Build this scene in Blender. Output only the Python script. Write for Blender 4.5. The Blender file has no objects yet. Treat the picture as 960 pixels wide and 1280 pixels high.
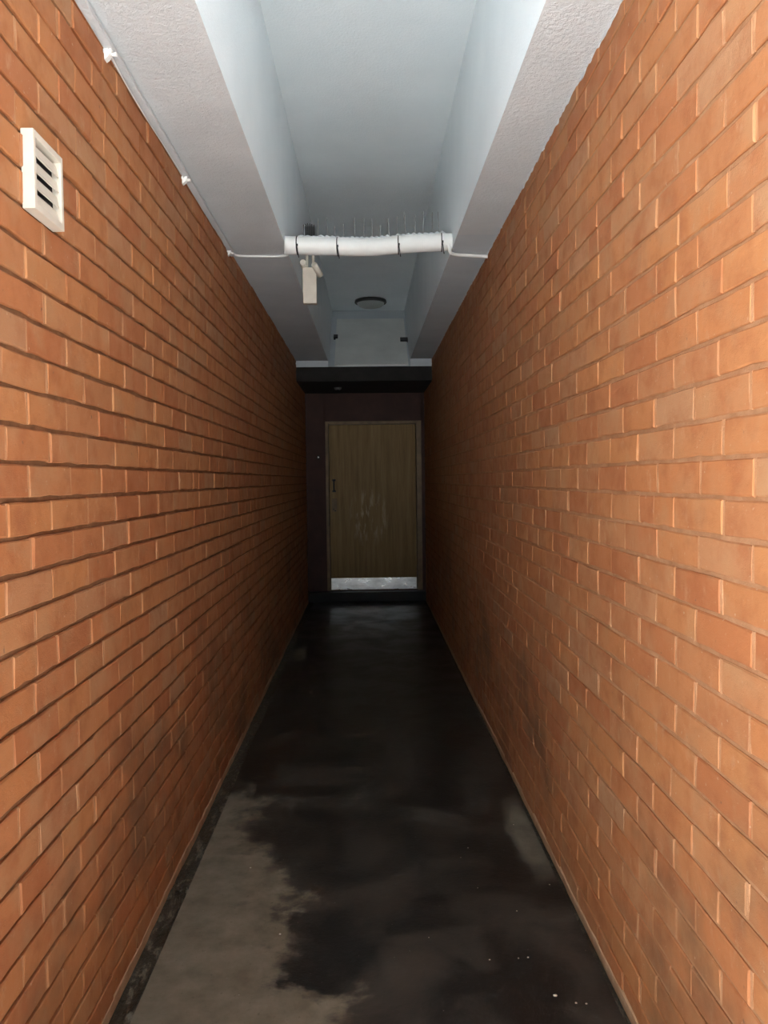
import bpy, bmesh, math, random
from mathutils import Vector, Matrix

random.seed(11)
S = bpy.context.scene
COL = S.collection

# ------------------------------------------------------------------ camera, sky, exposure
F = 957.0                      # focal length in pixels of the 960x1280 frame
H = 1.585                      # eye height
cam_d = bpy.data.cameras.new('camera')
cam_d.sensor_fit = 'VERTICAL'; cam_d.sensor_height = 36.0
cam_d.lens = F / 1280 * 36.0
cam_d.clip_start = 0.02; cam_d.clip_end = 200
cam = bpy.data.objects.new('camera', cam_d); COL.objects.link(cam)
yv = Vector((459 - 480, -(600 - 640), -F)).normalized()      # corridor axis seen by the camera
zv = Vector((-0.013, 1.0, 0)); zv = (zv - yv * zv.dot(yv)).normalized()
xv = yv.cross(zv)
rot = Matrix((xv, yv, zv))
cam.matrix_world = Matrix.Translation((0, 0, H)) @ rot.to_4x4()
S.camera = cam

world = bpy.data.worlds.new('overcast_sky'); S.world = world
world.use_nodes = True
bg = world.node_tree.nodes['Background']
bg.inputs['Color'].default_value = (0.74, 0.89, 1.0, 1)
bg.inputs['Strength'].default_value = 0.7

sun_d = bpy.data.lights.new('sun', 'SUN')
sun_d.energy = 26.0; sun_d.angle = math.radians(1.0); sun_d.color = (1.0, 0.985, 0.96)
sun = bpy.data.objects.new('sun', sun_d); COL.objects.link(sun)
sun.rotation_euler = Vector((-1.0, 0.05, -1.5)).to_track_quat('-Z', 'Y').to_euler()

vs = S.view_settings
vs.view_transform = 'Standard'; vs.look = 'None'; vs.gamma = 1.0; vs.use_curve_mapping = False
vs.exposure = 0.90

# ------------------------------------------------------------------ plan of the passage
WL, WR = -0.797, 0.760         # brick faces
Y0, YE = 0.55, 10.07          # mouth and end wall
CH = 0.086                     # brick course
ZSL, ZSR = H + 1.372, H + 1.385  # undersides of the two beams
ZC = H + 2.2                   # slab

# ------------------------------------------------------------------ helpers
def link(name, me, mat=None, parent=None):
    o = bpy.data.objects.new(name, me); COL.objects.link(o)
    if mat is not None and me is not None and not me.materials: me.materials.append(mat)
    if parent is not None: o.parent = parent
    return o
def obj(name, bm, mat, parent=None, smooth=False):
    me = bpy.data.meshes.new(name)
    bmesh.ops.recalc_face_normals(bm, faces=bm.faces)
    if smooth:
        for f in bm.faces: f.smooth = True
    bm.to_mesh(me); bm.free()
    return link(name, me, mat, parent)
def tag(o, label, cat, group=None):
    o['label'] = label; o['category'] = cat
    if group: o['group'] = group
    return o
def thing(name, loc, label, cat, group=None):
    o = bpy.data.objects.new(name, None); COL.objects.link(o)
    o.empty_display_size = 0.05; o.location = loc
    return tag(o, label, cat, group)
def struct(o): o['kind'] = 'structure'; return o
def box(bm, x0, x1, y0, y1, z0, z1, bev=0.0):
    b = bmesh.new()
    v = [b.verts.new((x, y, z)) for z in (z0, z1) for y in (y0, y1) for x in (x0, x1)]
    for f in ((0,1,3,2), (4,5,7,6), (0,1,5,4), (2,3,7,6), (0,2,6,4), (1,3,7,5)):
        b.faces.new([v[i] for i in f])
    bmesh.ops.recalc_face_normals(b, faces=b.faces)
    if bev: bmesh.ops.bevel(b, geom=b.edges[:], offset=bev, segments=2, affect='EDGES', profile=0.6)
    merge(bm, b)
def merge(bm, b, mat=None):
    if mat is not None: bmesh.ops.transform(b, matrix=mat, verts=b.verts)
    vm = {v: bm.verts.new(v.co) for v in b.verts}
    for f in b.faces:
        nf = bm.faces.new([vm[v] for v in f.verts]); nf.smooth = f.smooth
    b.free()
def prism(bm, pts, axis, a, c):
    """polygon pts in the plane across 'axis', stretched from a to c along it"""
    def P(p, t):
        return {'x': (t, p[0], p[1]), 'y': (p[0], t, p[1]), 'z': (p[0], p[1], t)}[axis]
    n = len(pts)
    A = [bm.verts.new(P(p, a)) for p in pts]; B = [bm.verts.new(P(p, c)) for p in pts]
    bm.faces.new(A); bm.faces.new(B[::-1])
    for i in range(n): bm.faces.new((A[i], A[(i+1) % n], B[(i+1) % n], B[i]))
def tube(bm, pts, r, n=10, cap=True):
    pts = [Vector(p) for p in pts]; rings = []
    rs = r if isinstance(r, (list, tuple)) else [r] * len(pts)
    up = None
    for i, p in enumerate(pts):
        d = (pts[min(i+1, len(pts)-1)] - pts[max(i-1, 0)]).normalized()
        if up is None:
            up = Vector((0,0,1)) if abs(d.z) < 0.9 else Vector((1,0,0))
        s = d.cross(up).normalized(); up = s.cross(d).normalized()
        rings.append([bm.verts.new(p + (s * math.cos(2*math.pi*k/n) + up * math.sin(2*math.pi*k/n)) * rs[i]) for k in range(n)])
    for a, b in zip(rings, rings[1:]):
        for k in range(n):
            f = bm.faces.new((a[k], a[(k+1) % n], b[(k+1) % n], b[k])); f.smooth = True
    if cap: bm.faces.new(rings[0][::-1]); bm.faces.new(rings[-1])
def smooth_path(pts, sub=5):
    pts = [Vector(p) for p in pts]; out = []
    q = [pts[0]] + pts + [pts[-1]]
    for i in range(1, len(q) - 2):
        for k in range(sub):
            t = k / sub
            a, b, c, d = q[i-1], q[i], q[i+1], q[i+2]
            out.append(0.5 * ((2*b) + (c-a)*t + (2*a-5*b+4*c-d)*t*t + (3*b-a-3*c+d)*t**3))
    out.append(pts[-1]); return out
def lathe(bm, prof, n=28):
    """profile (r, z) around z"""
    rings = []
    for r, z in prof:
        rings.append([bm.verts.new((r*math.cos(2*math.pi*k/n), r*math.sin(2*math.pi*k/n), z)) for k in range(n)] if r > 1e-6 else [bm.verts.new((0,0,z))])
    for a, b in zip(rings, rings[1:]):
        for k in range(n):
            k2 = (k+1) % n
            if len(a) == 1: f = bm.faces.new((a[0], b[k2], b[k]))
            elif len(b) == 1: f = bm.faces.new((a[k], a[k2], b[0]))
            else: f = bm.faces.new((a[k], a[k2], b[k2], b[k]))
            f.smooth = True

# ------------------------------------------------------------------ materials
class NT:
    def __init__(self, name):
        self.m = bpy.data.materials.new(name); self.m.use_nodes = True
        self.t = self.m.node_tree; self.b = self.t.nodes['Principled BSDF']
    def n(self, typ, **kw):
        nd = self.t.nodes.new(typ)
        for k, v in kw.items():
            if k.startswith('i_'):
                key = k[2:].replace('_', ' ')
                nd.inputs[key].default_value = v
            else: setattr(nd, k, v)
        return nd
    def l(self, a, b): self.t.links.new(a, b)
    def pos(self): return self.n('ShaderNodeNewGeometry').outputs['Position']
    def noise(self, vec, scale, detail=4, rough=0.55, stretch=None, dist=0.0):
        if stretch:
            mp = self.n('ShaderNodeMapping'); mp.inputs['Scale'].default_value = stretch
            self.l(vec, mp.inputs['Vector']); vec = mp.outputs['Vector']
        nd = self.n('ShaderNodeTexNoise')
        nd.inputs['Scale'].default_value = scale; nd.inputs['Detail'].default_value = detail
        nd.inputs['Roughness'].default_value = rough; nd.inputs['Distortion'].default_value = dist
        self.l(vec, nd.inputs['Vector']); return nd.outputs['Fac']
    def ramp(self, fac, stops):
        nd = self.n('ShaderNodeValToRGB'); cr = nd.color_ramp
        while len(cr.elements) < len(stops): cr.elements.new(0.5)
        for e, (p, c) in zip(cr.elements, stops):
            e.position = p; e.color = (*c, 1) if len(c) == 3 else c
        self.l(fac, nd.inputs['Fac']); return nd.outputs['Color']
    def mrange(self, v, a, b, c=0.0, d=1.0, smooth=False):
        nd = self.n('ShaderNodeMapRange')
        if smooth: nd.interpolation_type = 'SMOOTHSTEP'
        for k, x in zip(('From Min', 'From Max', 'To Min', 'To Max'), (a, b, c, d)): nd.inputs[k].default_value = x
        self.l(v, nd.inputs['Value']); return nd.outputs['Result']
    def math(self, op, a, b=None, c=None):
        nd = self.n('ShaderNodeMath', operation=op)
        for i, x in enumerate((a, b, c)):
            if x is None: continue
            if isinstance(x, (int, float)): nd.inputs[i].default_value = x
            else: self.l(x, nd.inputs[i])
        return nd.outputs[0]
    def mix(self, fac, a, b, blend='MIX'):
        nd = self.n('ShaderNodeMix', data_type='RGBA', blend_type=blend)
        for s, x in ((nd.inputs['Factor'], fac), (nd.inputs['A'], a), (nd.inputs['B'], b)):
            pass
        ins = {'f': nd.inputs[0], 'a': nd.inputs[6], 'b': nd.inputs[7]}
        for k, x in (('f', fac), ('a', a), ('b', b)):
            if isinstance(x, (int, float)): ins[k].default_value = x
            elif isinstance(x, tuple): ins[k].default_value = (*x, 1)
            else: self.l(x, ins[k])
        return nd.outputs[2]
    def sep(self, v):
        nd = self.n('ShaderNodeSeparateXYZ'); self.l(v, nd.inputs[0]); return nd.outputs
    def bump(self, h, strength, dist=0.01, normal=None):
        nd = self.n('ShaderNodeBump'); nd.inputs['Strength'].default_value = strength
        nd.inputs['Distance'].default_value = dist; self.l(h, nd.inputs['Height'])
        if normal is not None: self.l(normal, nd.inputs['Normal'])
        return nd.outputs['Normal']
    def set(self, color=None, rough=None, normal=None, metal=None, spec=None):
        for k, v in (('Base Color', color), ('Roughness', rough), ('Normal', normal), ('Metallic', metal), ('Specular IOR Level', spec)):
            if v is None: continue
            if isinstance(v, tuple): self.b.inputs[k].default_value = (*v, 1)
            elif isinstance(v, (int, float)): self.b.inputs[k].default_value = v
            else: self.l(v, self.b.inputs[k])
        return self.m

def simple(name, col, rough=0.6, var=0.12, scale=14, bump=0.05, metal=0.0, spec=None):
    t = NT(name); p = t.pos()
    f = t.noise(p, scale, 5)
    dark = tuple(c * (1 - var) for c in col); lite = tuple(min(1, c * (1 + var)) for c in col)
    c = t.ramp(f, [(0.3, dark), (0.7, lite)])
    return t.set(c, rough, t.bump(t.noise(p, scale * 12, 3), bump, 0.004), metal, spec)

def brick_mat(name, per_object):
    t = NT(name); p = t.pos()
    if per_object: r = t.n('ShaderNodeObjectInfo').outputs['Random']
    else: r = t.n('ShaderNodeNewGeometry').outputs['Random Per Island']
    wn = t.n('ShaderNodeTexWhiteNoise', noise_dimensions='1D'); t.l(r, wn.inputs['W'])
    r2 = wn.outputs['Value']
    base = t.ramp(r, [(0.0, (0.385, 0.142, 0.056)), (0.22, (0.425, 0.166, 0.066)), (0.45, (0.455, 0.190, 0.072)),
                      (0.62, (0.415, 0.180, 0.078)), (0.80, (0.470, 0.200, 0.074)), (0.95, (0.420, 0.200, 0.095)), (1.0, (0.410, 0.220, 0.115))])
    # cloudy firing marks
    off = t.n('ShaderNodeVectorMath', operation='MULTIPLY_ADD')
    cmb = t.n('ShaderNodeCombineXYZ'); t.l(r, cmb.inputs[0]); t.l(r2, cmb.inputs[1]); t.l(r, cmb.inputs[2])
    t.l(cmb.outputs[0], off.inputs[0]); off.inputs[1].default_value = (9, 9, 9); t.l(p, off.inputs[2])
    q = off.outputs[0]
    n1 = t.noise(q, 9, 4, 0.6)
    c = t.mix(t.mrange(n1, 0.48, 0.70, 0, 0.75), base, (0.330, 0.118, 0.045))
    n2 = t.noise(q, 6.5, 3, 0.5)
    c = t.mix(t.mrange(n2, 0.52, 0.72, 0, 0.6), c, (0.430, 0.240, 0.120))
    # mortar smears running down, and soot on some patches of wall
    n3 = t.noise(p, 13, 5, 0.65, (1, 1.6, 0.8))
    c = t.mix(t.mrange(n3, 0.60, 0.72, 0, 0.5), c, (0.50, 0.29, 0.165))
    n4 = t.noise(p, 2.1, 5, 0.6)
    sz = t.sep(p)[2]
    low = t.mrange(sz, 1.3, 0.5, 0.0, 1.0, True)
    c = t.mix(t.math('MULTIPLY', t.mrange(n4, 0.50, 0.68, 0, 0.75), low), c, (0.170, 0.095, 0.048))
    c = t.mix(t.mrange(n4, 0.40, 0.28, 0, 0.3), c, (0.48, 0.225, 0.100))
    # small chips and specks
    n5 = t.noise(p, 70, 2, 0.5)
    c = t.mix(t.mrange(n5, 0.70, 0.78, 0, 0.55), c, (0.56, 0.40, 0.28))
    n6 = t.noise(p, 38, 2, 0.5)
    c = t.mix(t.mrange(n6, 0.735, 0.80, 0, 0.7), c, (0.13, 0.085, 0.06))
    c = t.mix(1.0, c, (0.90, 0.865, 0.83), 'MULTIPLY')
    hgt = t.math('ADD', t.math('MULTIPLY', t.noise(p, 55, 5, 0.65), 0.7), t.math('MULTIPLY', t.noise(p, 320, 3), 0.35))
    return t.set(c, t.mrange(n1, 0.3, 0.7, 0.62, 0.85), t.bump(hgt, 0.35, 0.006), 0, 0.35)

def mortar_mat(name, a, b):
    t = NT(name); p = t.pos()
    c = t.ramp(t.noise(p, 18, 5, 0.6), [(0.3, a), (0.7, b)])
    return t.set(c, 0.9, t.bump(t.noise(p, 140, 4, 0.7), 0.5, 0.006), 0, 0.2)

def plaster(name, a, b, bumpy, scale=55):
    t = NT(name); p = t.pos()
    c = t.ramp(t.noise(p, 2.2, 6, 0.6), [(0.30, a), (0.70, b)])
    h = t.math('ADD', t.noise(p, scale, 4, 0.6), t.math('MULTIPLY', t.noise(p, scale * 3.5, 3), 0.4))
    return t.set(c, 0.75, t.bump(h, bumpy, 0.010), 0, 0.35)

M_BRICK1 = brick_mat('fired_brick', True)
M_BRICK2 = brick_mat('fired_brick_far', False)
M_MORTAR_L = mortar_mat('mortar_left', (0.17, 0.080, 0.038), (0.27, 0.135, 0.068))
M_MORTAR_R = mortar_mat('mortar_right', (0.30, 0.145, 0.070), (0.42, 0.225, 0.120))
M_PERP = mortar_mat('perpend_mortar', (0.38, 0.175, 0.080), (0.50, 0.265, 0.140))
M_FILLET = mortar_mat('pale_mortar_fillet', (0.40, 0.235, 0.130), (0.52, 0.34, 0.21))
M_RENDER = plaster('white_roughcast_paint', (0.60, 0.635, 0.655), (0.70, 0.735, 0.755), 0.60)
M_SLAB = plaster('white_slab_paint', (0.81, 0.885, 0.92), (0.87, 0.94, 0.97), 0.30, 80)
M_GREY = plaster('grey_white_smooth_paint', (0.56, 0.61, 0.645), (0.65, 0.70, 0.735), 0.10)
M_PANEL = simple('off_white_board', (0.74, 0.76, 0.74), 0.55, 0.08, 3, 0.03)
M_DARKWOOD = simple('sooty_dark_timber', (0.014, 0.012, 0.011), 0.8, 0.4, 9, 0.15)
M_MAROON = simple('maroon_painted_wall', (0.060, 0.024, 0.018), 0.7, 0.2, 6, 0.12)
M_WHITE = simple('white_plastic', (0.84, 0.85, 0.83), 0.45, 0.05, 9, 0.02)
M_CREAM = simple('cream_plastic', (0.60, 0.545, 0.46), 0.5, 0.06, 20, 0.03)
M_BLACK = simple('black_plastic', (0.018, 0.018, 0.019), 0.5, 0.3, 30, 0.05)
M_STEEL = simple('dull_steel', (0.42, 0.43, 0.44), 0.42, 0.15, 40, 0.05, 1.0)
M_GREYDIFF = simple('frosted_grey_diffuser', (0.34, 0.36, 0.35), 0.35, 0.08, 12, 0.02)
M_KNOB = simple('beige_plastic', (0.60, 0.57, 0.49), 0.5, 0.06, 20, 0.03)
M_DIRT = None

def dirt_mat():
    t = NT('wet_gutter_silt'); p = t.pos()
    n = t.noise(p, 16, 6, 0.7, (2.2, 1, 1))
    c = t.ramp(n, [(0.35, (0.020, 0.017, 0.011)), (0.52, (0.055, 0.047, 0.032)), (0.62, (0.17, 0.15, 0.115)), (0.75, (0.25, 0.23, 0.19))])
    return t.set(c, t.mrange(n, 0.4, 0.65, 0.35, 0.85), t.bump(n, 0.8, 0.012), 0, 0.4)
M_DIRT = dirt_mat()

def floor_mat():
    t = NT('damp_concrete_floor'); p = t.pos(); x, y, z = t.sep(p)
    big = t.noise(p, 2.6, 6, 0.62, (1.0, 1.25, 1), 0.3)
    mid = t.noise(p, 9, 5, 0.6)
    fine = t.noise(p, 60, 4, 0.6)
    # the dry tongue along the left side
    xb = t.math('MULTIPLY_ADD', y, -0.33, 0.60)
    d = t.math('SUBTRACT', xb, x)
    d = t.math('ADD', d, t.math('MULTIPLY', t.math('SUBTRACT', big, 0.5), 1.15))
    d = t.math('ADD', d, t.math('MULTIPLY', t.math('SUBTRACT', mid, 0.5), 0.20))
    far = t.mrange(y, 3.4, 4.6, 1.0, 0.0, True)
    dry1 = t.math('MULTIPLY', t.mrange(d, -0.05, 0.10, 0, 1, True), far)
    # a dry island by the right wall, and one further in on the left
    def island(cx, cy, rx, ry, amp):
        ex = t.math('DIVIDE', t.math('SUBTRACT', x, cx), rx); ey = t.math('DIVIDE', t.math('SUBTRACT', y, cy), ry)
        r = t.math('SQRT', t.math('ADD', t.math('POWER', ex, 2.0), t.math('POWER', ey, 2.0)))
        r = t.math('ADD', r, t.math('MULTIPLY', t.math('SUBTRACT', mid, 0.5), amp))
        return t.mrange(r, 1.2, 0.6, 0, 0.75, True)
    dry = t.math('MAXIMUM', dry1, island(0.69, 3.32, 0.085, 0.36, 1.2))
    dry = t.math('MAXIMUM', dry, island(-0.63, 6.95, 0.075, 0.28, 0.8))
    damp = t.mrange(t.noise(p, 3.3, 5, 0.6, None, 0.4), 0.42, 0.66)
    wetc = t.mix(damp, (0.017, 0.016, 0.0145), (0.062, 0.056, 0.046))
    dryc = t.mix(t.mrange(mid, 0.35, 0.7), (0.145, 0.130, 0.094), (0.235, 0.215, 0.163))
    dryc = t.mix(t.mrange(fine, 0.62, 0.75, 0, 0.6), dryc, (0.07, 0.06, 0.045))
    c = t.mix(dry, wetc, dryc)
    c = t.mix(t.mrange(t.noise(p, 95, 2, 0.5), 0.745, 0.79, 0, 0.6), c, (0.42, 0.40, 0.36))
    rough = t.math('ADD', t.math('MULTIPLY', dry, 0.45), t.mrange(damp, 0, 1, 0.30, 0.5))
    h = t.math('ADD', t.math('MULTIPLY', fine, 0.5), mid)
    return t.set(c, rough, t.bump(h, 0.22, 0.008), 0, 0.35)
M_FLOOR = floor_mat()

def door_mat():
    t = NT('worn_oak_veneer'); p = t.pos()
    g = t.noise(p, 5, 6, 0.6, (5, 1, 0.35))
    c = t.ramp(g, [(0.3, (0.22, 0.130, 0.045)), (0.5, (0.29, 0.180, 0.062)), (0.7, (0.35, 0.230, 0.085))])
    x, y, z = t.sep(p)
    ex = t.math('DIVIDE', t.math('SUBTRACT', x, 0.02), 0.30); ez = t.math('DIVIDE', t.math('SUBTRACT', z, 1.10), 0.42)
    r = t.math('SQRT', t.math('ADD', t.math('POWER', ex, 2.0), t.math('POWER', ez, 2.0)))
    w = t.math('MULTIPLY', t.mrange(r, 1.0, 0.3), t.mrange(t.noise(p, 6, 4, 0.6, (3, 1, 0.7)), 0.50, 0.66))
    c = t.mix(t.math('MULTIPLY', w, 0.95), c, (0.62, 0.50, 0.31))
    return t.set(c, 0.55, t.bump(t.noise(p, 60, 4, 0.6, (5, 1, 0.2)), 0.08, 0.004), 0, 0.35)
M_DOOR = door_mat()
M_FRAME = simple('varnished_door_frame', (0.20, 0.125, 0.055), 0.5, 0.2, 12, 0.08)
def kick_mat():
    t = NT('scuffed_kick_plate'); p = t.pos()
    n = t.noise(p, 7, 5, 0.6, (1, 1, 2))
    c = t.ramp(n, [(0.3, (0.60, 0.585, 0.56)), (0.65, (0.90, 0.89, 0.87))])
    return t.set(c, t.mrange(n, 0.3, 0.7, 0.36, 0.24), None, 1.0)
M_KICK = kick_mat()
M_STEP = simple('dark_damp_concrete', (0.012, 0.011, 0.010), 0.6, 0.35, 7, 0.2)
M_PAVE = simple('pale_paving', (0.60, 0.61, 0.61), 0.85, 0.12, 3, 0.1)

# ------------------------------------------------------------------ floor and ground
bm = bmesh.new()
box(bm, WL + 0.080, WR - 0.030, Y0, YE, -0.16, 0.0)
floor = struct(obj('floor', bm, M_FLOOR))
def gutter(x0, x1, seed, amp):
    rnd = random.Random(seed); bm = bmesh.new(); ny = 150; nx = 5
    g = []
    for j in range(ny + 1):
        y = Y0 + (YE - Y0) * j / ny; row = []
        for i in range(nx + 1):
            u = i / nx; e = min(u, 1 - u)
            z = -0.026 + amp * math.sin(math.pi * u) * max(0, math.sin(j * 0.37) + rnd.uniform(-0.6, 1.0))
            row.append(bm.verts.new((x0 + (x1 - x0) * u, y, z)))
        g.append(row)
    for j in range(ny):
        for i in range(nx): bm.faces.new((g[j][i], g[j][i+1], g[j+1][i+1], g[j+1][i]))
    o = obj('gutter', bm, M_DIRT, floor, True)
    return o
gutter(WL - 0.03, WL + 0.084, 3, 0.007)
gutter(WR - 0.034, WR + 0.03, 5, 0.004)
bm = bmesh.new(); box(bm, -30, 30, -40, Y0, -0.20, -0.02)
struct(obj('pavement', bm, M_PAVE))

# ------------------------------------------------------------------ brick walls
def proj(p):
    v = rot @ Vector((0, 0, 0))
    d = Vector(p) - Vector((0, 0, H))
    c = rot.transposed() @ d          # world -> camera
    if c.z > -0.05: return None
    return (480 + F * c.x / -c.z, 640 - F * c.y / -c.z)

def brick_ring(rnd, L, hh, rough):
    """outline of a brick face, 12 points, slightly uneven"""
    pts = []
    us = [0, 0.22, 0.5, 0.78, 1.0]
    for u in us: pts.append([(u - 0.5) * L, -hh / 2])
    pts.append([0.5 * L, 0.0])
    for u in us[::-1]: pts.append([(u - 0.5) * L, hh / 2])
    pts.append([-0.5 * L, 0.0])
    for i, p in enumerate(pts):
        corner = i in (0, 4, 6, 10)
        p[0] += rnd.uniform(-1, 1) * rough * 0.7
        p[1] += rnd.uniform(-1, 1) * rough * (0.7 if corner else 1.0)
        if i in (1, 2, 3) and rnd.random() < 0.20: p[1] += rough * 2.2     # chipped lower arris
    return pts
def brick_geo(rnd, L, hh, rough, depth=0.03, cham=0.0034):
    o = brick_ring(rnd, L, hh, rough); n = len(o)
    vs_, fs = [], []
    for y, z in o: vs_.append((-depth, y, z))
    for y, z in o: vs_.append((-cham * 0.85, y, z))
    for y, z in o:
        s = cham * rnd.uniform(0.7, 1.3)
        yy = y - math.copysign(min(s, abs(y)), y) if abs(y) > L * 0.45 else y
        zz = z - math.copysign(min(s, abs(z)), z) if abs(z) > hh * 0.3 else z
        vs_.append((rnd.uniform(-0.0007, 0.0007), yy, zz))
    for a in (0, n):
        for i in range(n):
            j = (i + 1) % n; fs.append((a + i, a + j, a + n + j, a + n + i))
    fs.append(tuple(range(2 * n, 3 * n)))
    return vs_, fs

def build_wall(name, side, face, L, y_even, y_odd, z_off, joint, rake, mortar_bed, ztop, seed, lean):
    rnd = random.Random(seed)
    # backing: solid wall whose face is the raked mortar bed
    bm = bmesh.new()
    if side < 0: box(bm, face - 0.40, face - rake, Y0, YE + 0.3, -0.2, ZC + 0.2)
    else: box(bm, face + rake, face + 0.40, Y0, YE + 0.3, -0.2, ZC + 0.2)
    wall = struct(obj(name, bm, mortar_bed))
    sgn = 1 if side < 0 else -1        # +x or -x is towards the passage
    items, perps = [], []
    nrow = int((ztop + 0.05) / CH) + 2
    for r in range(-1, nrow):
        z0 = r * CH + z_off; z1 = z0 + CH
        if z1 < 0.005 or z0 > ztop + 0.01: continue
        z0 = max(z0, -0.05); zt = min(z1, ztop + 0.05)
        base = (y_even if r % 2 == 0 else y_odd) + rnd.uniform(-0.012, 0.012)
        k0 = int((Y0 - base) / L) - 1
        joints = []
        k = k0
        while base + k * L < YE + L:
            joints.append(base + k * L + rnd.uniform(-0.009, 0.009)); k += 1
        # now and then a cut brick
        ext = []
        for a, b in zip(joints, joints[1:]):
            ext.append(a)
            if rnd.random() < 0.025: ext.append(a + (b - a) * rnd.choice((0.45, 0.5, 0.55)))
        ext.append(joints[-1])
        joints = ext
        for a, b in zip(joints, joints[1:]):
            a2, b2 = max(a + joint * 0.42, Y0 + 0.003), min(b - joint * 0.42, YE + 0.04)
            if b2 - a2 < 0.02: continue
            items.append(((a2 + b2) / 2, (z0 + joint / 2 + zt - joint / 2) / 2 + rnd.uniform(-0.001, 0.001), b2 - a2, (zt - z0) - joint))
        for a in joints[1:-1]:
            if Y0 < a < YE: perps.append((a, z0, zt))
    # which bricks show largest
    scored = []
    for it in items:
        y, z, l, h = it
        q = [proj((face, y + dy * l / 2, z + dz * h / 2)) for dy, dz in ((-1,-1), (1,-1), (1,1), (-1,1))]
        s = 0
        if y - l / 2 > 0.6 and all(q):
            # clip to the frame coarsely: area times share of sample points in view
            ins = 0
            for a in range(5):
                for b in range(5):
                    c = proj((face, y + (a / 4 - 0.5) * l, z + (b / 4 - 0.5) * h))
                    if c and 0 <= c[0] <= 960 and 0 <= c[1] <= 1280: ins += 1
            ar = abs(sum(q[i][0] * q[(i+1) % 4][1] - q[(i+1) % 4][0] * q[i][1] for i in range(4))) / 2
            s = ar * ins / 25
        scored.append((s, it))
    scored.sort(key=lambda t: -t[0])
    near, rest = scored[:300], scored[300:]
    # shared meshes
    hh = CH - joint; protos = []
    for v in range(14):
        vv, ff = brick_geo(rnd, L - joint * 0.84, hh, 0.0013)
        me = bpy.data.meshes.new('brick'); me.from_pydata(vv, [], ff); me.materials.append(M_BRICK1); me.update()
        if sgn < 0:
            me.transform(Matrix.Rotation(math.pi, 4, 'Z'))
        protos.append(me)
    for s, (y, z, l, h) in near:
        o = bpy.data.objects.new('brick', rnd.choice(protos)); COL.objects.link(o); o.parent = wall
        o.location = (face + sgn * rnd.uniform(-0.0022, 0.0022), y, z)
        o.rotation_euler = (rnd.gauss(0, 0.004), rnd.gauss(0, 0.012), rnd.gauss(0, 0.006))
        o.scale = (1, l / (L - joint * 0.84), h / hh)
    V, Fc = [], []
    for s, (y, z, l, h) in rest:
        vv, ff = brick_geo(rnd, l, h, 0.0012)
        dx = rnd.uniform(-0.0022, 0.0022); tz = rnd.gauss(0, 0.012); n0 = len(V)
        for (a, b, c) in vv: V.append((face + sgn * (a + dx + tz * c), y + b, z + c))
        for f in ff: Fc.append(tuple(n0 + i for i in (f if sgn > 0 else f[::-1])))
    me = bpy.data.meshes.new('distant_brickwork'); me.from_pydata(V, [], Fc); me.update()
    st = link('distant_brickwork', me, M_BRICK2, wall); st['kind'] = 'stuff'
    # perpend mortar: nearly flush strips between the bricks
    V, Fc = [], []
    for (y, z0, z1) in perps:
        w = joint * 0.62; d = rnd.uniform(0.0008, 0.0030); n0 = len(V)
        za, zb = z0 + joint * 0.55, z1 - joint * 0.55
        for xx in (-rake - 0.004, -d):
            for (yy, zz) in ((y - w, za), (y + w, za), (y + w * rnd.uniform(0.8, 1.1), (za + zb) / 2), (y + w, zb), (y - w, zb), (y - w * rnd.uniform(0.8, 1.1), (za + zb) / 2)):
                V.append((face + sgn * xx, yy, zz))
        Fc.append(tuple(n0 + 6 + i for i in range(6)))
        for i in range(6): Fc.append((n0 + i, n0 + (i+1) % 6, n0 + 6 + (i+1) % 6, n0 + 6 + i))
    me = bpy.data.meshes.new('perpend_mortar'); me.from_pydata(V, [], Fc); me.update()
    pm = link('perpend_mortar', me, M_PERP, wall); pm['kind'] = 'stuff'
    # uneven pale mortar fillet along the foot of the wall
    bm = bmesh.new(); ny = 130; rows = []
    for j in range(ny + 1):
        y = Y0 + (YE - Y0) * j / ny
        zt = 0.013 + rnd.uniform(-0.004, 0.005)
        p = rnd.uniform(0.0025, 0.0045)
        rows.append([bm.verts.new((face - sgn * 0.02, y, -0.05)), bm.verts.new((face + sgn * p, y, -0.05)),
                     bm.verts.new((face + sgn * p, y, zt - 0.005)), bm.verts.new((face - sgn * 0.001, y, zt)), bm.verts.new((face - sgn * 0.02, y, zt))])
    for a, b in zip(rows, rows[1:]):
        for i in range(5): bm.faces.new((a[i], a[(i+1) % 5], b[(i+1) % 5], b[i]))
    obj('mortar_fillet', bm, M_FILLET, wall)
    if side > 0:                       # ragged ceiling paint lapping onto the top course
        bm = bmesh.new(); ny = 420; rows = []
        for j in range(ny + 1):
            y = Y0 + (YE - Y0) * j / ny; zt = ztop - rnd.uniform(0.001, 0.011) * (1 if rnd.random() < 0.7 else 0.2)
            rows.append([bm.verts.new((face - sgn * 0.012, y, ztop + 0.01)), bm.verts.new((face + sgn * 0.0032, y, ztop + 0.01)), bm.verts.new((face + sgn * 0.0032, y, zt)), bm.verts.new((face - sgn * 0.012, y, zt))])
        for a, b in zip(rows, rows[1:]):
            for i in range(4): bm.faces.new((a[i], a[(i+1) % 4], b[(i+1) % 4], b[i]))
        obj('paint_edge', bm, M_RENDER, wall)
    return wall

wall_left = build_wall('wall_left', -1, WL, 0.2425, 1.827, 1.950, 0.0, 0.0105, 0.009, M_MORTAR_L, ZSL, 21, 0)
wall_right = build_wall('wall_right', 1, WR, 0.2510, 1.753, 1.879, -0.010, 0.0095, 0.005, M_MORTAR_R, ZSR, 33, 0)

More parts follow.
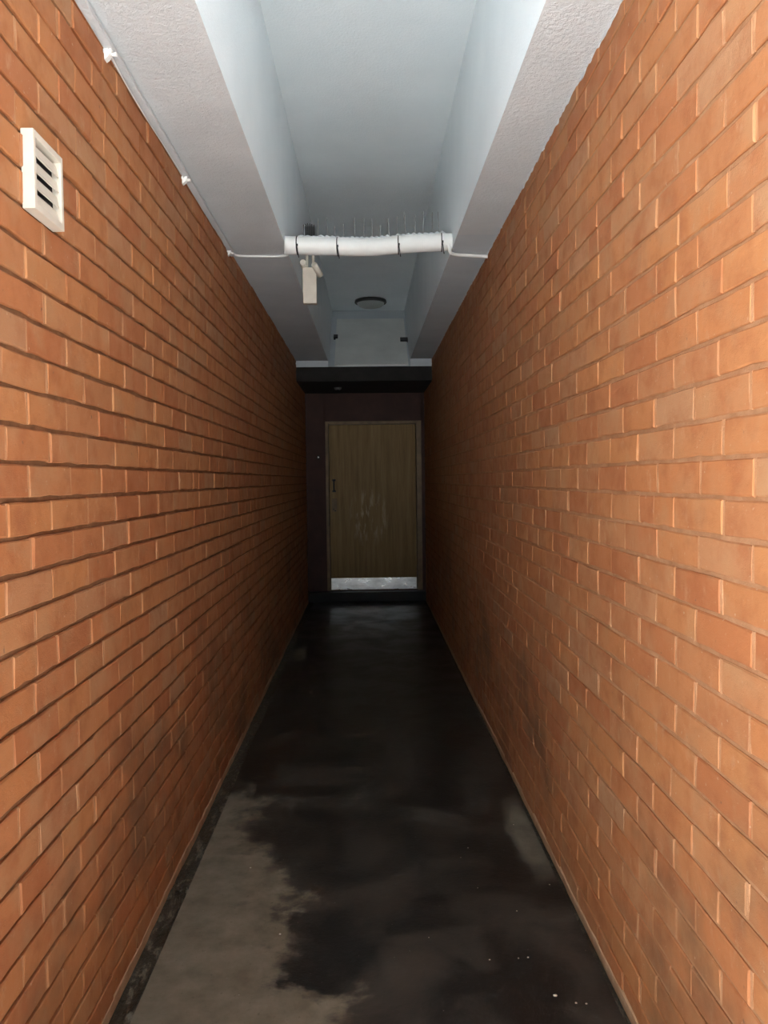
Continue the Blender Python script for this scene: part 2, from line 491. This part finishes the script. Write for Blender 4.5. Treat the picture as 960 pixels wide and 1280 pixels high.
# rendered street front either side of and above the mouth
bm = bmesh.new()
box(bm, -7.0, WL - 0.39, Y0, Y0 + 0.35, -0.2, 6.0); box(bm, WR + 0.39, 7.0, Y0, Y0 + 0.35, -0.2, 6.0)
box(bm, WL - 0.41, WR + 0.41, Y0, Y0 + 0.35, ZC + 0.24, 6.0)
struct(obj('wall_front', bm, M_RENDER))
# unseen pale wall added on the left to bounce sunlight into the passage
bm = bmesh.new(); box(bm, -4.6, -4.2, -16.0, Y0, -0.2, 6.0)
struct(obj('wall_bounce', bm, M_RENDER))

# ------------------------------------------------------------------ ceiling: slab, beams, sloping end
bm = bmesh.new(); box(bm, WL - 0.40, WR + 0.40, Y0, YE + 0.3, ZC, ZC + 0.25)
ceiling = struct(obj('ceiling', bm, M_SLAB))
def xl(y): return -0.487 + 0.0062 * y
def xr(y): return 0.545 - 0.0035 * y
NTRIM = 1
def beam(side, y0, y1, zb, mat, skew=0.0):
    bm = bmesh.new()
    if side < 0: pts = [(WL - 0.012, y0), (xl(y0), y0), (xl(y1), y1), (WL - 0.012, y1)]
    else: pts = [(WR + 0.012, y0), (xr(y0), y0), (xr(y1), y1), (WR + 0.012, y1)]
    prism(bm, pts, 'z', zb, ZC + 0.02)
    global NTRIM
    NTRIM += 1
    o = struct(obj('trim_%d' % NTRIM, bm, mat))
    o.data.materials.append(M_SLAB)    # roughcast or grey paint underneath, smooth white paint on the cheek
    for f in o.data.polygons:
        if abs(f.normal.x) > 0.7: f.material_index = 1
    return o
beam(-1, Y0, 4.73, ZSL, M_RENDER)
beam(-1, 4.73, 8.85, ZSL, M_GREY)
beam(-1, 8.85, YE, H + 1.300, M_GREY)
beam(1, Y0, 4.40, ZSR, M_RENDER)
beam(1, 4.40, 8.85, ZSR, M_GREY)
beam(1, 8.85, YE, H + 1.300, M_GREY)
YB, ZB = 8.85, H + 1.300           # foot of the slope
bm = bmesh.new()
prism(bm, [(YB, ZB), (YE + 0.001, ZC), (YE + 0.001, ZB)], 'x', xl(9.5) - 0.02, xr(9.5) + 0.02)
struct(obj('trim_8', bm, M_GREY))
# sooty beam across the passage below the slope
bm = bmesh.new(); box(bm, WL - 0.005, WR + 0.005, YB, YE, H + 1.135, H + 1.303, 0.006)
struct(obj('trim_1', bm, M_DARKWOOD))

# ------------------------------------------------------------------ end wall, step and door
DX0, DX1, DZ0, DZ1 = -0.497, 0.642, 0.133, 2.311
bm = bmesh.new()
box(bm, WL - 0.3, DX0 - 0.045, YE, YE + 0.3, -0.2, ZC + 0.2)
box(bm, DX1 + 0.075, WR + 0.3, YE, YE + 0.3, -0.2, ZC + 0.2)
box(bm, DX0 - 0.06, DX1 + 0.09, YE, YE + 0.3, DZ1 + 0.03, ZC + 0.2)
box(bm, DX0 - 0.06, DX1 + 0.09, YE + 0.12, YE + 0.3, -0.2, DZ1 + 0.04)
struct(obj('wall_back', bm, M_MAROON))
bm = bmesh.new(); box(bm, WL + 0.012, WR - 0.012, YE - 0.16, YE - 0.013, 0.0, DZ0 - 0.006, 0.010)
tag(obj('doorstep', bm, M_STEP), 'low dark damp concrete step in front of the wooden door', 'step')

door = bpy.data.objects.new('door_1', None); COL.objects.link(door); struct(door)
door.location = ((DX0 + DX1) / 2, YE + 0.05, DZ0); door.empty_display_size = 0.1
INV = Matrix.Translation(-Vector(door.location))
def dpart(name, bm, mat, parent=None):
    bmesh.ops.transform(bm, matrix=INV, verts=bm.verts)
    return obj(name, bm, mat, parent or door)
bm = bmesh.new(); box(bm, DX0, DX1, YE + 0.03, YE + 0.075, DZ0, DZ1, 0.002); leaf = dpart('door_leaf', bm, M_DOOR)
bm = bmesh.new()
box(bm, DX0 - 0.045, DX0 - 0.004, YE - 0.012, YE + 0.10, DZ0 - 0.006, DZ1 + 0.045, 0.004)
box(bm, DX1 + 0.006, DX1 + 0.075, YE - 0.012, YE + 0.10, DZ0 - 0.006, DZ1 + 0.045, 0.004)
box(bm, DX0 - 0.0045, DX1 + 0.0065, YE - 0.010, YE + 0.10, DZ1 + 0.004, DZ1 + 0.045, 0.004)
dpart('door_frame', bm, M_FRAME)
bm = bmesh.new(); box(bm, DX0 + 0.006, DX1 - 0.004, YE + 0.026, YE + 0.031, DZ0 + 0.004, DZ0 + 0.158, 0.0015)
dpart('kick_plate', bm, M_KICK)
hx = -0.438
bm = bmesh.new()
tube(bm, smooth_path([(hx, YE + 0.03, 1.445), (hx, YE - 0.012, 1.450), (hx, YE - 0.020, 1.475), (hx, YE - 0.020, 1.555), (hx, YE - 0.012, 1.580), (hx, YE + 0.03, 1.585)], 4), 0.009, 8)
box(bm, hx - 0.022, hx + 0.022, YE + 0.020, YE + 0.031, 1.430, 1.456, 0.002)
box(bm, hx - 0.022, hx + 0.022, YE + 0.020, YE + 0.031, 1.574, 1.600, 0.002)
h_ = dpart('pull_handle', bm, M_BLACK); h_['label'] = 'small black pull handle'
bm = bmesh.new(); box(bm, hx - 0.030, hx + 0.035, YE + 0.024, YE + 0.031, 1.175, 1.345, 0.002)
lk = dpart('lock_plate', bm, M_FRAME)
bm = bmesh.new()
for (dx, dz) in ((-0.008, 1.205), (0.012, 1.185)):
    tube(bm, [(hx + dx, YE + 0.018, dz), (hx + dx, YE + 0.026, dz)], 0.008, 10)
bmesh.ops.transform(bm, matrix=INV, verts=bm.verts); obj('keyhole', bm, M_BLACK, lk)

# bell push beside the door
bp = thing('bell_push', (-0.635, YE, 1.89), 'tiny pale bell push on the dark wall beside the wooden door', 'bell push')
bm = bmesh.new(); box(bm, -0.018, 0.018, -0.010, 0.002, -0.024, 0.024, 0.003); obj('back_plate', bm, M_BLACK, bp)
bm = bmesh.new(); tube(bm, [(0, -0.008, 0), (0, -0.017, 0)], 0.011, 14); obj('button', bm, M_WHITE, bp)

# ------------------------------------------------------------------ access panel on the slope
sl = Vector((0, YE - YB, ZC - ZB)); slen = sl.length; sl.normalize()
nrm = Vector((0, -sl.z, sl.y))
if nrm.z > 0: nrm = -nrm
ap = thing('access_panel', (0.066, YB, ZB), 'white board access panel with dark latches on the sloping ceiling end', 'panel')
ap.rotation_euler = Matrix((Vector((1,0,0)), sl, Vector((1,0,0)).cross(sl))).transposed().to_euler()
# local: x across, y up the slope, z along x cross slope; +z faces the passage
bm = bmesh.new(); box(bm, -0.425, 0.425, 0.015, slen * 0.815, -0.001, 0.020, 0.003); obj('board', bm, M_PANEL, ap)
bm = bmesh.new(); box(bm, 0.355, 0.478, 0.585, 0.665, 0.018, 0.040, 0.004); box(bm, 0.440, 0.470, 0.600, 0.650, -0.001, 0.030, 0.002); obj('latch', bm, M_BLACK, ap)
bm = bmesh.new(); box(bm, -0.452, -0.400, 0.68, 0.755, 0.018, 0.040, 0.004); box(bm, -0.450, -0.428, 0.69, 0.745, -0.001, 0.030, 0.002); obj('latch', bm, M_BLACK, ap)

# ------------------------------------------------------------------ round ceiling light
cl = thing('ceiling_light', (0.070, 9.45, ZC), 'unlit round bulkhead light with dark rim on the ceiling', 'light')
bm = bmesh.new(); lathe(bm, [(0.0, 0.0), (0.150, 0.0), (0.190, -0.010), (0.196, -0.035), (0.188, -0.046), (0.170, -0.048), (0.166, -0.040), (0.0, -0.040)], 36)
obj('rim', bm, M_BLACK, cl, True)
bm = bmesh.new(); lathe(bm, [(0.168, -0.040), (0.160, -0.062), (0.135, -0.082), (0.09, -0.096), (0.04, -0.102), (0.0, -0.103)], 36)
obj('diffuser', bm, M_GREYDIFF, cl, True)

# small round sensor and a broken bracket on the sooty beam
sd = thing('round_sensor', (-0.345, 9.42, H + 1.135), 'small round grey sensor under the sooty dark beam', 'sensor')
bm = bmesh.new(); lathe(bm, [(0.0, 0.0), (0.045, 0.0), (0.045, -0.016), (0.034, -0.028), (0.0, -0.030)], 20); obj('housing', bm, M_STEEL, sd, True)
bm = bmesh.new(); lathe(bm, [(0.018, -0.0295), (0.014, -0.036), (0.0, -0.038)], 16); obj('lens', bm, M_BLACK, sd, True)

# ------------------------------------------------------------------ louvred vent on the left wall
vy0, vy1, vz0, vz1, vp = 1.842, 2.016, 2.232, 2.417, 0.027
v = thing('vent_grille', (WL, (vy0 + vy1) / 2, vz0), 'square cream plastic louvred vent cover on the brick wall', 'vent')
def vloc(bm): bmesh.ops.transform(bm, matrix=Matrix.Translation(-v.location), verts=bm.verts); return bm
fx0, fx1 = WL - 0.003, WL + vp
bm = bmesh.new(); t_ = 0.014
box(bm, fx0, fx1, vy0, vy0 + t_, vz0, vz1, 0.0015); box(bm, fx0, fx1, vy1 - t_, vy1, vz0, vz1, 0.0015)
box(bm, fx0, fx1, vy0 + t_ - 0.001, vy1 - t_ + 0.001, vz0, vz0 + t_ * 1.2, 0.0015); box(bm, fx0, fx1, vy0 + t_ - 0.001, vy1 - t_ + 0.001, vz1 - t_ * 1.2, vz1, 0.0015)
obj('frame', vloc(bm), M_CREAM, v)
bm = bmesh.new(); box(bm, WL - 0.002, WL + 0.004, vy0 + 0.01, vy1 - 0.01, vz0 + 0.01, vz1 - 0.01); obj('backing', vloc(bm), M_BLACK, v)
ns = 4; zz0, zz1 = vz0 + t_ * 1.2, vz1 - t_ * 1.2; pitch = (zz1 - zz0) / ns
for k in range(ns):
    za = zz0 + k * pitch
    bm = bmesh.new()
    # slat: leans out towards its foot
    prism(bm, [(fx1 - 0.008, za - 0.0005), (fx1 - 0.005, za), (fx1 - 0.012, za + pitch * 0.76), (fx1 - 0.015, za + pitch * 0.76)], 'y', vy0 + t_ * 0.9, vy1 - t_ * 0.9)
    obj('slat', vloc(bm), M_CREAM, v)

# ------------------------------------------------------------------ trunking, clips and cables along the left
ty1 = 4.66
tr = thing('cable_trunking', (WL, 2.5, ZSL), 'narrow white cable trunking along the top of the left brick wall', 'trunking')
def tloc(o, bm): bmesh.ops.transform(bm, matrix=Matrix.Translation(-o.location), verts=bm.verts); return bm
bm = bmesh.new(); box(bm, WL - 0.004, WL + 0.015, Y0 + 0.02, ty1, ZSL - 0.020, ZSL - 0.0005, 0.001); obj('channel', tloc(tr, bm), M_RENDER, tr)
bm = bmesh.new(); box(bm, WL - 0.002, WL + 0.026, Y0 + 0.02, ty1, ZSL - 0.026, ZSL - 0.012, 0.001); obj('cover_strip', tloc(tr, bm), M_RENDER, tr)
clip_near = ['white cable clip beside the sagging thread of cable', 'white cable clip halfway along the trunking', 'white cable clip at the trunking end by the crossing cable']
for (cy, lab) in zip((2.46, 3.46, 4.55), clip_near):
    c = thing('cable_clip', (WL, cy, ZSL - 0.0265), lab, 'clip', 'cable clips under the trunking')
    bm = bmesh.new(); prism(bm, [(-0.004, 0.0), (0.022, 0.0), (0.020, -0.010), (0.008, -0.026), (-0.004, -0.034)], 'y', -0.012, 0.012); obj('cleat', bm, M_WHITE, c)
    bm = bmesh.new(); tube(bm, [(0.014, 0, -0.012), (0.034, -0.004, -0.014)], 0.006, 10); obj('nail', bm, M_WHITE, c)
bm = bmesh.new()
tube(bm, smooth_path([(WL + 0.012, 2.44, ZSL - 0.030), (WL + 0.008, 2.62, ZSL - 0.040), (WL + 0.008, 2.85, ZSL - 0.044), (WL + 0.007, 3.1, ZSL - 0.036), (WL + 0.008, 3.46, ZSL - 0.030)], 6), 0.0022, 6)
tag(obj('sagging_cable', bm, M_WHITE), 'thin white cable sagging below the trunking between two clips', 'cable')
bm = bmesh.new()
tube(bm, smooth_path([(WL + 0.012, 4.655, ZSL - 0.012), (WL + 0.045, 4.715, ZSL - 0.007), (-0.62, 4.728, ZSL - 0.006), (-0.50, 4.73, ZSL - 0.006), (xl(4.7) - 0.002, 4.70, ZSL - 0.004), (xl(4.7) + 0.012, 4.60, ZSL + 0.004)], 6), 0.0062, 8)
tag(obj('crossing_cable', bm, M_WHITE), 'white cable crossing the left beam from trunking to pipe', 'cable')
# lump of filler on the beam
bm = bmesh.new(); bmesh.ops.create_uvsphere(bm, u_segments=10, v_segments=6, radius=0.009)
bmesh.ops.transform(bm, matrix=Matrix.Translation((-0.705, 2.19, ZSL - 0.001)) @ Matrix.Diagonal((1.3, 1, 0.5, 1)), verts=bm.verts)
tag(obj('wall_plug', bm, M_WHITE, None, True), 'small white plug on the underside of the left beam', 'plug')

# ------------------------------------------------------------------ the white pipe across the passage
pa = [Vector((xl(4.5) - 0.004, 4.50, H + 1.362)), Vector((-0.20, 4.54, H + 1.366)), Vector((0.03, 4.58, H + 1.372)), Vector((0.28, 4.63, H + 1.405)), Vector((xr(4.68) + 0.003, 4.68, H + 1.432))]
pth = smooth_path(pa, 8)
pi_ = thing('white_pipe', tuple(pa[2]), 'white painted pipe with black ties and bird spikes spanning the passage', 'pipe')
ploc = lambda bm: tloc(pi_, bm)
bm = bmesh.new(); PR = 0.051; tube(bm, pth, PR, 26); obj('pipe_body', ploc(bm), M_WHITE, pi_)
def on_pipe(x):
    for a, b in zip(pth, pth[1:]):
        if a.x <= x <= b.x: return a.lerp(b, (x - a.x) / (b.x - a.x))
    return pth[-1] if x > 0 else pth[0]
def px_x(px): 
    # pipe abscissa under a pixel column of the photograph
    best = min(pth, key=lambda p: abs(proj(p)[0] - px)); return best.x + (px - proj(best)[0]) * best.y / F
for px in (372, 422, 498, 552):
    p = on_pipe(px_x(px)); bm = bmesh.new()
    ring = [(p.x + 0.004 * math.sin(k * math.pi / 12), p.y + (PR + 0.001) * math.sin(k * math.pi / 12), p.z + (PR + 0.001) * math.cos(k * math.pi / 12)) for k in range(25)]
    tube(bm, ring, 0.0034, 6, False)
    tube(bm, smooth_path([(p.x, p.y - PR - 0.003, p.z - 0.012), (p.x + 0.004, p.y - PR - 0.002, p.z - 0.045), (p.x + 0.010, p.y - PR + 0.004, p.z - 0.082)], 4), 0.0030, 6)
    box(bm, p.x - 0.006, p.x + 0.006, p.y - PR - 0.008, p.y - PR + 0.002, p.z - 0.018, p.z - 0.006, 0.001)
    obj('cable_tie', ploc(bm), M_BLACK, pi_)
bm = bmesh.new(); rnd = random.Random(8)
for a, b in zip(pth[3:], pth[4:-2]):                       # ragged strip of old sealant that holds the spikes
    h0 = PR - 0.004
    tube(bm, [a + Vector((0, 0, h0)), a.lerp(b, 0.5) + Vector((0, 0, h0 + rnd.uniform(0.0, 0.008))), b + Vector((0, 0, h0))], [0.010, 0.012 + rnd.uniform(0, 0.004), 0.010], 7)
obj('spike_strip', ploc(bm), M_RENDER, pi_)
for px in (381, 398, 410, 419, 430, 444, 455, 465.7, 476, 486.7, 496.7, 507, 519, 529, 540, 549):
    p = on_pipe(px_x(px)); L_ = rnd.uniform(0.105, 0.135) * (0.6 if px in (381, 419, 476, 430) else 1)
    bm = bmesh.new()
    tube(bm, [(p.x, p.y + rnd.uniform(-0.006, 0.006), p.z + PR), (p.x + rnd.uniform(-0.006, 0.004), p.y + rnd.uniform(-0.01, 0.012), p.z + PR + L_)], 0.0021, 5)
    obj('spike', ploc(bm), M_STEEL, pi_)
bm = bmesh.new()
e = pth[-1]
tube(bm, smooth_path([(e.x - 0.035, e.y - 0.045, e.z - 0.030), (e.x - 0.022, e.y - 0.040, ZSR + 0.000), (e.x - 0.010, e.y - 0.010, ZSR - 0.022), (e.x + 0.035, e.y + 0.03, ZSR - 0.022), (e.x + 0.09, e.y + 0.06, ZSR - 0.016), (e.x + 0.16, e.y + 0.085, ZSR - 0.014), (WR + 0.004, e.y + 0.10, ZSR - 0.014)], 7), 0.0105, 12)
obj('hose', ploc(bm), M_WHITE, pi_)

# ------------------------------------------------------------------ hanging sensor behind the pipe
hs = thing('hanging_sensor', (-0.346, 4.92, H + 1.12), 'hanging white box with two small cylindrical heads behind the pipe', 'sensor')
hl = lambda bm: tloc(hs, bm)
yb = 4.92
bm = bmesh.new(); box(bm, -0.390, -0.304, yb - 0.025, yb + 0.025, H + 1.120, H + 1.345, 0.004); obj('box_body', hl(bm), M_CREAM, hs)
bm = bmesh.new(); tube(bm, [(-0.364, yb, H + 1.335), (-0.362, yb + 0.01, H + 1.50)], 0.009, 10); obj('stem', hl(bm), M_KNOB, hs)
bm = bmesh.new(); tube(bm, [(-0.322, yb, H + 1.335), (-0.325, yb + 0.01, H + 1.50)], 0.009, 10); obj('stem', hl(bm), M_KNOB, hs)
bm = bmesh.new(); tube(bm, [(-0.385, yb - 0.055, H + 1.368), (-0.385, yb - 0.050, H + 1.368), (-0.378, yb + 0.02, H + 1.352)], [0.016, 0.020, 0.020], 16); obj('lamp_head', hl(bm), M_KNOB, hs)
bm = bmesh.new(); tube(bm, [(-0.316, yb - 0.080, H + 1.350), (-0.314, yb - 0.074, H + 1.347), (-0.277, yb - 0.02, H + 1.292)], [0.015, 0.019, 0.019], 16); obj('lamp_head', hl(bm), M_KNOB, hs)
bm = bmesh.new()
for k in range(6):                                     # ribbed black upper block
    box(bm, -0.382 + k * 0.0125, -0.373 + k * 0.0125, yb - 0.03, yb + 0.03, H + 1.46, H + 1.618 - abs(k - 2.5) * 0.004, 0.002)
box(bm, -0.379, -0.313, yb - 0.02, yb + 0.02, H + 1.455, H + 1.600, 0.003)
obj('ribbed_block', hl(bm), M_BLACK, hs)
bm = bmesh.new(); box(bm, xl(yb) - 0.002, -0.36, yb - 0.012, yb + 0.012, H + 1.465, H + 1.495, 0.002); obj('bracket_arm', hl(bm), M_KNOB, hs)

# ------------------------------------------------------------------ grit on the floor
def unproj_floor(px, py):
    c = Vector(((px - 480) / F, -(py - 640) / F, -1.0)); d = rot @ c
    t = -H / d.z; return d * t + Vector((0, 0, H))
grit = [(694, 1245), (597, 1110), (648, 1198), (660, 1197), (612, 1200), (646, 1139), (720, 1254), (733, 1255), (313, 1085), (350, 1168), (585, 1060), (642, 1031), (687, 1106), (536, 1172), (576, 1072)]
for k, (px, py) in enumerate(grit):
    p = unproj_floor(px, py); rr = random.Random(k)
    bm = bmesh.new(); bmesh.ops.create_icosphere(bm, subdivisions=2, radius=1)
    for v_ in bm.verts: v_.co *= rr.uniform(0.8, 1.2)
    s = rr.uniform(0.0014, 0.0030) * (1.6 if k == 0 else 1)
    bmesh.ops.transform(bm, matrix=Matrix.Diagonal((s * 1.3, s, s * 0.7, 1)), verts=bm.verts)
    o = obj('pebble', bm, M_CREAM, None, True); o.location = (p.x, p.y, s * 0.45)
    tag(o, 'largest pale pebble on the dark damp floor' if k == 0 else 'tiny pale pebble lying on the damp floor', 'pebble', 'pale grit on the damp floor')
